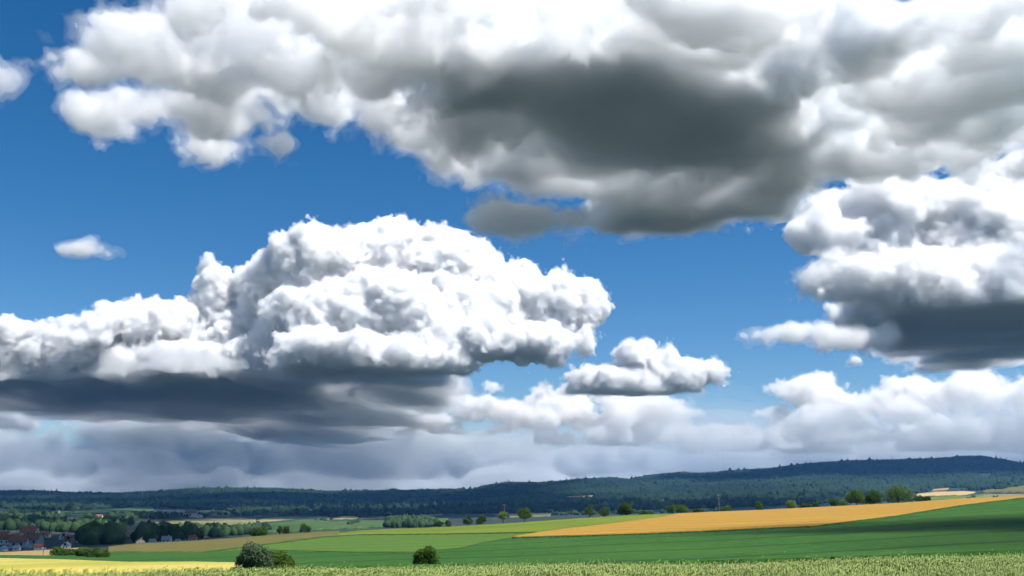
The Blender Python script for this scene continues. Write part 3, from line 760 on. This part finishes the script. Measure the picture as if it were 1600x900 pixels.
# ---------------------------------------------------------------- the wheat in front
def wheat_material(name, c1, c2, trans):
    m = mat(name, c1, c2, 9.0, 3, rough=.6, spec=.25, trans=trans, c3=tuple(.5 * (a + b) * .8 for a, b in zip(c1, c2)), scale2=.35)
    return m
def build_wheat():
    rng = np.random.default_rng(77)
    P = []
    for Y in np.arange(8.5, 31.0, .5):
        hw = .56 * Y + 3; dens = 210 if Y < 18 else 150
        n = int(2 * hw * .5 * dens)
        x = rng.uniform(-hw, hw, n); y = rng.uniform(Y, Y + .5, n)
        P.append(np.stack([x, y, ground_z(x, Y + .25)], 1))
    P = np.concatenate(P); n = len(P)
    # patches of taller and shorter plants
    wob = .035 * np.sin(P[:, 0] * .7 + 1.3 * np.sin(P[:, 1] * .5)) + .025 * np.sin(P[:, 1] * 1.1 + P[:, 0] * .35)
    H = .80 + wob + .055 * rng.standard_normal(n); H[rng.random(n) < .006] += .14
    lean_a = .5 + .5 * rng.standard_normal(n) + .6 * np.sin(P[:, 0] * .4 + P[:, 1] * .3); lean = np.abs(.10 + .06 * rng.standard_normal(n))
    D = np.stack([np.cos(lean_a), np.sin(lean_a), 0 * lean_a], 1)
    top = P + np.array([0, 0, 1.0]) * H[:, None] + D * lean[:, None]
    low = P + np.array([0, 0, 1.0]) * (H * .35)[:, None]
    Z = np.array([0, 0, 1.0])
    S = np.cross(D, Z)
    # stems: one thin strip
    r = .0035
    Vs = np.stack([low - S * r, low + S * r, top + S * r, top - S * r], 1).reshape(-1, 3); Qs = np.arange(n * 4).reshape(n, 4)
    # ears: four sided spindles that nod outwards
    el = rng.uniform(.075, .115, n)[:, None]; ed = D * rng.uniform(.25, 1.0, n)[:, None] + Z * rng.uniform(.35, 1.0, n)[:, None]; ed /= np.linalg.norm(ed, axis=1)[:, None]
    e2 = np.cross(ed, S); rw = rng.uniform(.0065, .010, n)[:, None]
    b = top; mid = top + ed * el * .4; tip = top + ed * el
    Ve = np.stack([b, mid + S * rw, mid + e2 * rw, mid - S * rw, mid - e2 * rw, tip], 1).reshape(-1, 3)
    t = [(0, 2, 1), (0, 3, 2), (0, 4, 3), (0, 1, 4), (5, 1, 2), (5, 2, 3), (5, 3, 4), (5, 4, 1)]
    Te = (np.array(t)[None] + (np.arange(n) * 6)[:, None, None]).reshape(-1, 3)
    # leaves: two bent blades each
    VL, QL, o = [], [], 0
    for k in range(2):
        a = rng.uniform(0, 6.28, n); d = np.stack([np.cos(a), np.sin(a), 0 * a], 1); s = np.cross(d, Z)
        z0 = (H * rng.uniform(.5, .85, n))[:, None]; L = rng.uniform(.12, .26, n)[:, None]; wd = rng.uniform(.006, .011, n)[:, None]
        p0 = P + Z * z0; p1 = p0 + d * L * .55 + Z * L * .7; p2 = p1 + d * L * .6 + Z * L * rng.uniform(-.5, .35, n)[:, None]
        v = np.stack([p0 - s * wd * .6, p0 + s * wd * .6, p1 + s * wd, p1 - s * wd, p2], 1).reshape(-1, 3); VL.append(v)
        i = np.arange(n) * 5 + o; QL.append(np.concatenate([np.stack([i, i + 1, i + 2], 1), np.stack([i, i + 2, i + 3], 1), np.stack([i + 3, i + 2, i + 4], 1)])); o += n * 5
    root = empty('wheat_field', (0, 20, -1.7), 'pale green wheat standing across the whole front of the picture', 'wheat')
    root['kind'] = 'stuff'
    def child(nm, V, T, m):
        V = V - np.array([0, 20, -1.7]); ob = mesh_obj(nm, V, T, m, root); ob['kind'] = 'stuff'
    child('stalks', Vs, Qs, wheat_material('wheat_stalk', (.07, .13, .025), (.13, .20, .04), .2))
    child('ears', Ve, Te, wheat_material('wheat_ear', (.27, .345, .09), (.43, .50, .16), .25))
    child('blades', np.concatenate(VL), np.concatenate(QL), wheat_material('wheat_blade', (.05, .13, .025), (.12, .22, .045), .35))
    print('wheat', n)
build_wheat()
# ---------------------------------------------------------------- the air between here and the hills
hm = bpy.data.materials.new('haze_air'); hm.use_nodes = True
n = hm.node_tree; n.nodes.clear()
pv = n.nodes.new('ShaderNodeVolumePrincipled'); oo = n.nodes.new('ShaderNodeOutputMaterial'); n.links.new(pv.outputs[0], oo.inputs['Volume'])
pv.inputs['Color'].default_value = (.16, .46, 1.0, 1); pv.inputs['Density'].default_value = 1 / 31000
x0, x1, y0, y1, z0, z1 = -9000, 9000, -90, 11500, -140, 420
hz = mesh_obj('haze', [(x, y, z) for x in (x0, x1) for y in (y0, y1) for z in (z0, z1)], [(0, 1, 3, 2), (4, 6, 7, 5), (0, 4, 5, 1), (2, 3, 7, 6), (0, 2, 6, 4), (1, 5, 7, 3)], hm)
tag(hz, kind='stuff')
# ---------------------------------------------------------------- the clouds of the photo
TAU = 28
tower = cloud([face(500,425,105,82,8800), face(610,412,125,72,8900), face(700,428,105,75,8900), face(790,462,85,62,8800), face(870,478,68,62,8700), face(910,470,40,46,8700),
       face(560,490,150,62,8400), face(700,505,120,60,8500), face(720,535,110,45,8300), face(820,535,90,40,8400), face(415,455,55,60,9300), face(335,462,45,55,9400), face(480,520,50,50,8400), face(330,535,70,40,9500,1.2), face(380,520,70,50,9500,1.2),
       face(220,508,80,38,8900,1.5), face(130,524,80,24,9000,2), face(40,526,70,14,9000,2), face(-40,530,80,18,9000,2.5), face(915,528,30,30,8500), face(240,480,40,20,8800), face(165,485,30,20,8800), face(285,500,35,32,9000),
       face(110,572,130,38,9500,2.4), face(250,572,140,44,9500,2), face(400,575,90,40,9300,1.6), face(500,562,90,42,8200,1.5), face(600,560,110,40,8150,1.5), face(330,580,220,35,9600,2.4), face(690,566,60,22,8200,1.5), face(-40,575,80,30,9500,2.5)],
      8600, 1.8, 21, 3, lump=0.6, ystep=3, big=52, fine=1.56, billow=.6, soft=4,
      label='towering white cumulus with a wide dark flat base, left of the centre of the sky')
under = cloud([slab(430,11300,250,3300,420), slab(300,11700,230,3500,400), slab(620,10100,120,2100,380), slab(520,13200,190,3000,400), slab(180,11400,160,3000,380), slab(470,16500,150,3500,400), slab(60,11200,120,2600,300)],
      9000, 4, 30, 33, lump=0.35, ystep=3, big=110, soft=14, billow=.4, fine=1.1, rough=9, name='cloud_base')
under.parent = tower
cloud(fill([(690,205),(760,120),(980,100),(1080,165),(1260,190),(1330,215),(1300,270),(1190,322),(1010,322),(940,296),(850,262),(740,250)], 66, (45,85), 1, (1040,1110), .8, 1.3)
      + fill([(700,240),(740,150),(900,150),(1000,250)], 14, (35,60), 2, (1030,1060), .5)
      + fill([(1050,80),(1330,0),(1420,30),(1440,120),(1330,190),(1200,170)], 22, (25,55), 3, (1060,1330), .9)
      + fill([(640,80),(760,0),(900,-10),(880,80),(760,130)], 20, (25,55), 4, (1060,1280), .9)
      + [slab(980, 2600, 270, 540, 320), slab(1130, 2760, 170, 430, 340), slab(850, 2450, 140, 380, 260), slab(1180, 2920, 110, 330, 280)],
      2600, 3.1, 23, 5, col=(.986,.994,.9995), lump=0.58, ystep=1.7, billow=0.3, big=170, fine=1.36, soft=14, rough=22, blend=40,
      label='huge grey bottomed cloud spreading across the upper middle of the sky')
cloud(fill([(80,60),(130,40),(230,0),(420,-20),(640,-20),(780,60),(760,220),(640,240),(560,210),(440,230),(380,215),(360,235),(330,235),(300,190),(200,205),(110,190),(85,120)], 120, (16,38), 5, (1000,1110), .6)
      + fill([(220,20),(400,-10),(520,40),(640,40),(600,140),(300,160)], 46, (22,46), 6, (1050,1250), .9) + fill([(600,-20),(760,-20),(800,270),(720,270),(560,190)], 60, (24,48), 61, (1010,1120), .6),
      2500, 2.6, 36, 25, lump=1.15, ystep=1.6, billow=0.1, fine=1.42, base=None, soft=15, big=60, blend=40, skin=.07,
      label='ragged bright cloud with wispy lower fringe at the upper left')
cloud(fill([(880,40),(1000,5),(1280,0),(1270,50),(1150,80),(900,85)], 40, (20,44), 7, (1000,1050), .6), 2000, 4, 26, 6, lump=.8, billow=.25, fine=1.3, soft=12, blend=40, base=960,
      label='small dark grey cloud under the top edge, in front of the huge grey cloud')
cloud(fill([(715,352),(760,322),(860,330),(965,355),(990,388),(910,396),(810,378)], 26, (13,24), 8, (790,825), .6), 3000, 2.6, 34, 7, lump=.8, billow=.3, fine=1.4, soft=14, blend=20, col=(.993,.9965,.9995), base=740,
      label='low dark grey scrap of cloud hanging between the huge grey cloud and the white cumulus')
cloud([face(1300,370,80,50,5600), face(1370,395,100,55,5600), face(1480,390,110,60,5600), face(1560,290,100,50,5700), face(1320,330,60,40,5700), face(1420,290,70,30,5700), face(1600,400,80,90,5600), face(1440,330,110,55,5600), face(1560,350,110,70,5600), face(1290,440,70,45,5500), face(1400,440,150,60,5500), face(1560,450,120,80,5500), face(1490,300,60,35,5600), face(1340,310,60,30,5700),
       slab(1530,6200,150,1300,350), slab(1430,6000,100,900,300), slab(1620,6600,150,1500,350)], 5600, 2.4, 24, 8, lump=.75, fine=1.45, soft=7, billow=.45, big=80,
      label='heavy grey white cloud with dark base filling the right side of the sky')
cloud([face(1172,525,38,14,5300), face(1240,519,60,21,5300), face(1310,531,66,25,5300), face(1365,528,45,26,5400)], 5300, 2, 45, 18, lump=.8, big=40, fine=1.25, soft=6, billow=.4, base=None,
      label='slender white cloud trailing left below the heavy grey cloud on the right')
cloud(fill([(1340,180),(1400,60),(1430,20),(1640,-10),(1660,260),(1560,270),(1480,250),(1400,270),(1340,240)], 80, (26,54), 9, (1000,1110), .7), 2700, 2.8, 38, 9, col=(.986,.994,.9995), lump=.8, billow=.3, base=950, soft=8, fine=1.4, big=80, blend=40,
      label='hazy grey blue cloud in the upper right corner')
cloud([face(1225,298,50,22,3200,1), face(1190,310,30,16,3200,1), face(1262,300,26,18,3200,1)], 3200, 3, 50, 55, lump=.9, big=50, soft=10, base=None, billow=.3, fine=1.3,
      label='small pale puff below the right end of the huge grey cloud')
cloud([face(1000,560,42,30,9800), face(945,590,62,20,9800), face(1070,580,55,25,9800), face(1047,548,12,22,9800), face(1000,600,120,26,9800), face(960,590,70,24,9750), face(1045,592,70,26,9750)], 9800, 1.4, 22, 10, lump=.6, big=36, fine=1.48, soft=4, billow=.6,
      label='small white heaped cloud just right of the towering cumulus')
cloud([face(770,605,26,13,14000), face(722,622,40,14,14000), face(650,648,50,18,14000), face(597,655,11,20,14000)] + heap([(600,668),(640,640),(760,612),(790,625),(860,605),(880,650),(840,690),(640,700)], 34, (12,26), (13600,14600), 71, .75), 14000, 1.5, 75, 11, lump=.72, col=(.992,.986,.978), big=30, fine=1.48, soft=4, base=860, billow=.5,  # warm albedo of the low clouds puts reddening by distance into their colour
      label='creamy topped low cloud below the dark base of the cumulus')
cloud(heap([(830,640),(870,615),(900,606),(960,618),(1030,630),(1090,650),(1100,690),(1000,705),(840,700)], 76, (12,28), (16500,17800), 72, .8), 17000, 1.5, 110, 12, lump=.75, col=(.992,.986,.978), big=30, fine=1.48, soft=4, base=860, billow=.5,
      label='low puffy cloud under the small white heaped cloud')
cloud(heap([(1190,612),(1250,598),(1320,592),(1420,600),(1500,594),(1640,592),(1680,640),(1660,710),(1080,712),(1090,690),(1150,660),(1180,640)], 130, (13,32), (17800,19600), 73, .75) , 19000, 1.5, 120, 13, lump=.75, col=(.992,.986,.978), big=34, fine=1.48, soft=4, base=860, billow=.5,
      label='long bank of low cloud above the wooded hills on the right')
cloud([face(128,389,46,16,3100), face(140,378,16,15,3100), face(108,388,30,11,3100)], 3100, 2, 22, 14, lump=.6, big=30, billow=.3, soft=6, base=None, fine=1.2,
      label='single tiny white cloud alone in the blue at the left')
cloud([face(10,125,42,36,2500), face(-20,110,40,40,2500)], 2500, 3, 60, 15, lump=.8, big=60, billow=.3, soft=12, base=None, fine=1.3,
      label='soft white cloud cut by the left edge of the photo')
cloud([face(15,640,42,28,13500), face(-30,630,50,36,13500), face(45,655,26,16,13500)], 13500, 1.8, 60, 19, lump=.6, big=36, soft=4, base=None, fine=1.2,
      label='small bright cloud at the left edge under the cumulus base')
cloud([face(150,735,300,50,26000,.25), face(480,720,240,58,26000,.25), face(350,680,320,34,26000,.25), face(720,725,200,60,26500,.25), face(950,735,220,48,27000,.25), face(1250,730,260,42,27000,.25), face(1550,720,260,40,27000,.25), face(-100,705,200,60,26000,.25)] + [face(x, 784, 190, 44, 25500, .3) for x in range(-150, 1800, 120)],
      26000, 3, 150, 16, lump=.5, big=60, base=None, ystep=1.5, name='cloud_bank', col=(.86,.88,.89), fine=1.15, billow=.4, soft=4, skin=.15, label='pale grey veil of cloud along the horizon above the hills')  # grey absorbing albedo stands in for shade from the clouds above
cloud([face(x, y, 260, 75, 12800, .5) for x, y in ((-60,705),(250,715),(560,710),(850,695),(1100,690),(1350,685),(1600,675))],
      12800, 5, 800, 17, lump=.5, big=110, base=None, ystep=1.5, name='mist_bank', col=(.84,.875,.90), fine=1.1, billow=.2, soft=26, skin=.08, label='thin bluish mist hanging in front of the low distant clouds')
# clouds above and behind the camera, out of the picture, whose shade lies on the land and on the right-hand cloud
def shade(x, Y, rx, ry, seed, label, z=1050, n=12, tau=22, zg=-20, edge=.26):
    """cloud whose shadow falls round the ground point x, Y"""
    k = (z + 30 - zg) / S[2]; rng = np.random.default_rng(seed)
    b = [(np.array([x + S[0] * k + rng.uniform(-1, 1) * rx * .5, Y + S[1] * k + rng.uniform(-1, 1) * ry * .5, z + 40]), np.array([rx * rng.uniform(.35, .5), ry * rng.uniform(.35, .5), 90 + .1 * min(rx, ry)])) for _ in range(n)]
    st = min(rx, ry) / 26
    return cloud(b, F * 1.0, st, tau, seed, lump=.5, big=min(rx, ry) * .5, base=z - 10, billow=.4, fine=1.1, ystep=1.0, rough=6, soft=edge * min(rx, ry), label=label)
shade(-460, 680, 420, 360, 41, 'broad cloud out of view high above the valley village', tau=12)
shade(165, 96, 118, 96, 42, 'cloud out of view above the camera, shading the green field', tau=11)
shade(-2700, 5300, 2700, 1950, 43, 'high cloud out of view above the far hills on the left', z=4300, tau=35, edge=.06, n=18)
shade(-400, 5200, 1000, 1950, 44, 'high cloud out of view above the middle of the far hills', z=4300, tau=35, edge=.06, n=18)
shade(3000, 5800, 1500, 1500, 46, 'thin high cloud out of view, added to dim the grey white cloud on the right', z=4300, tau=70, edge=.1, n=16)  # unseen cloud, added only to grey down the right-hand cloud
shade(-800, 1500, 560, 330, 47, 'cloud out of view high above the woods behind the village', tau=14)
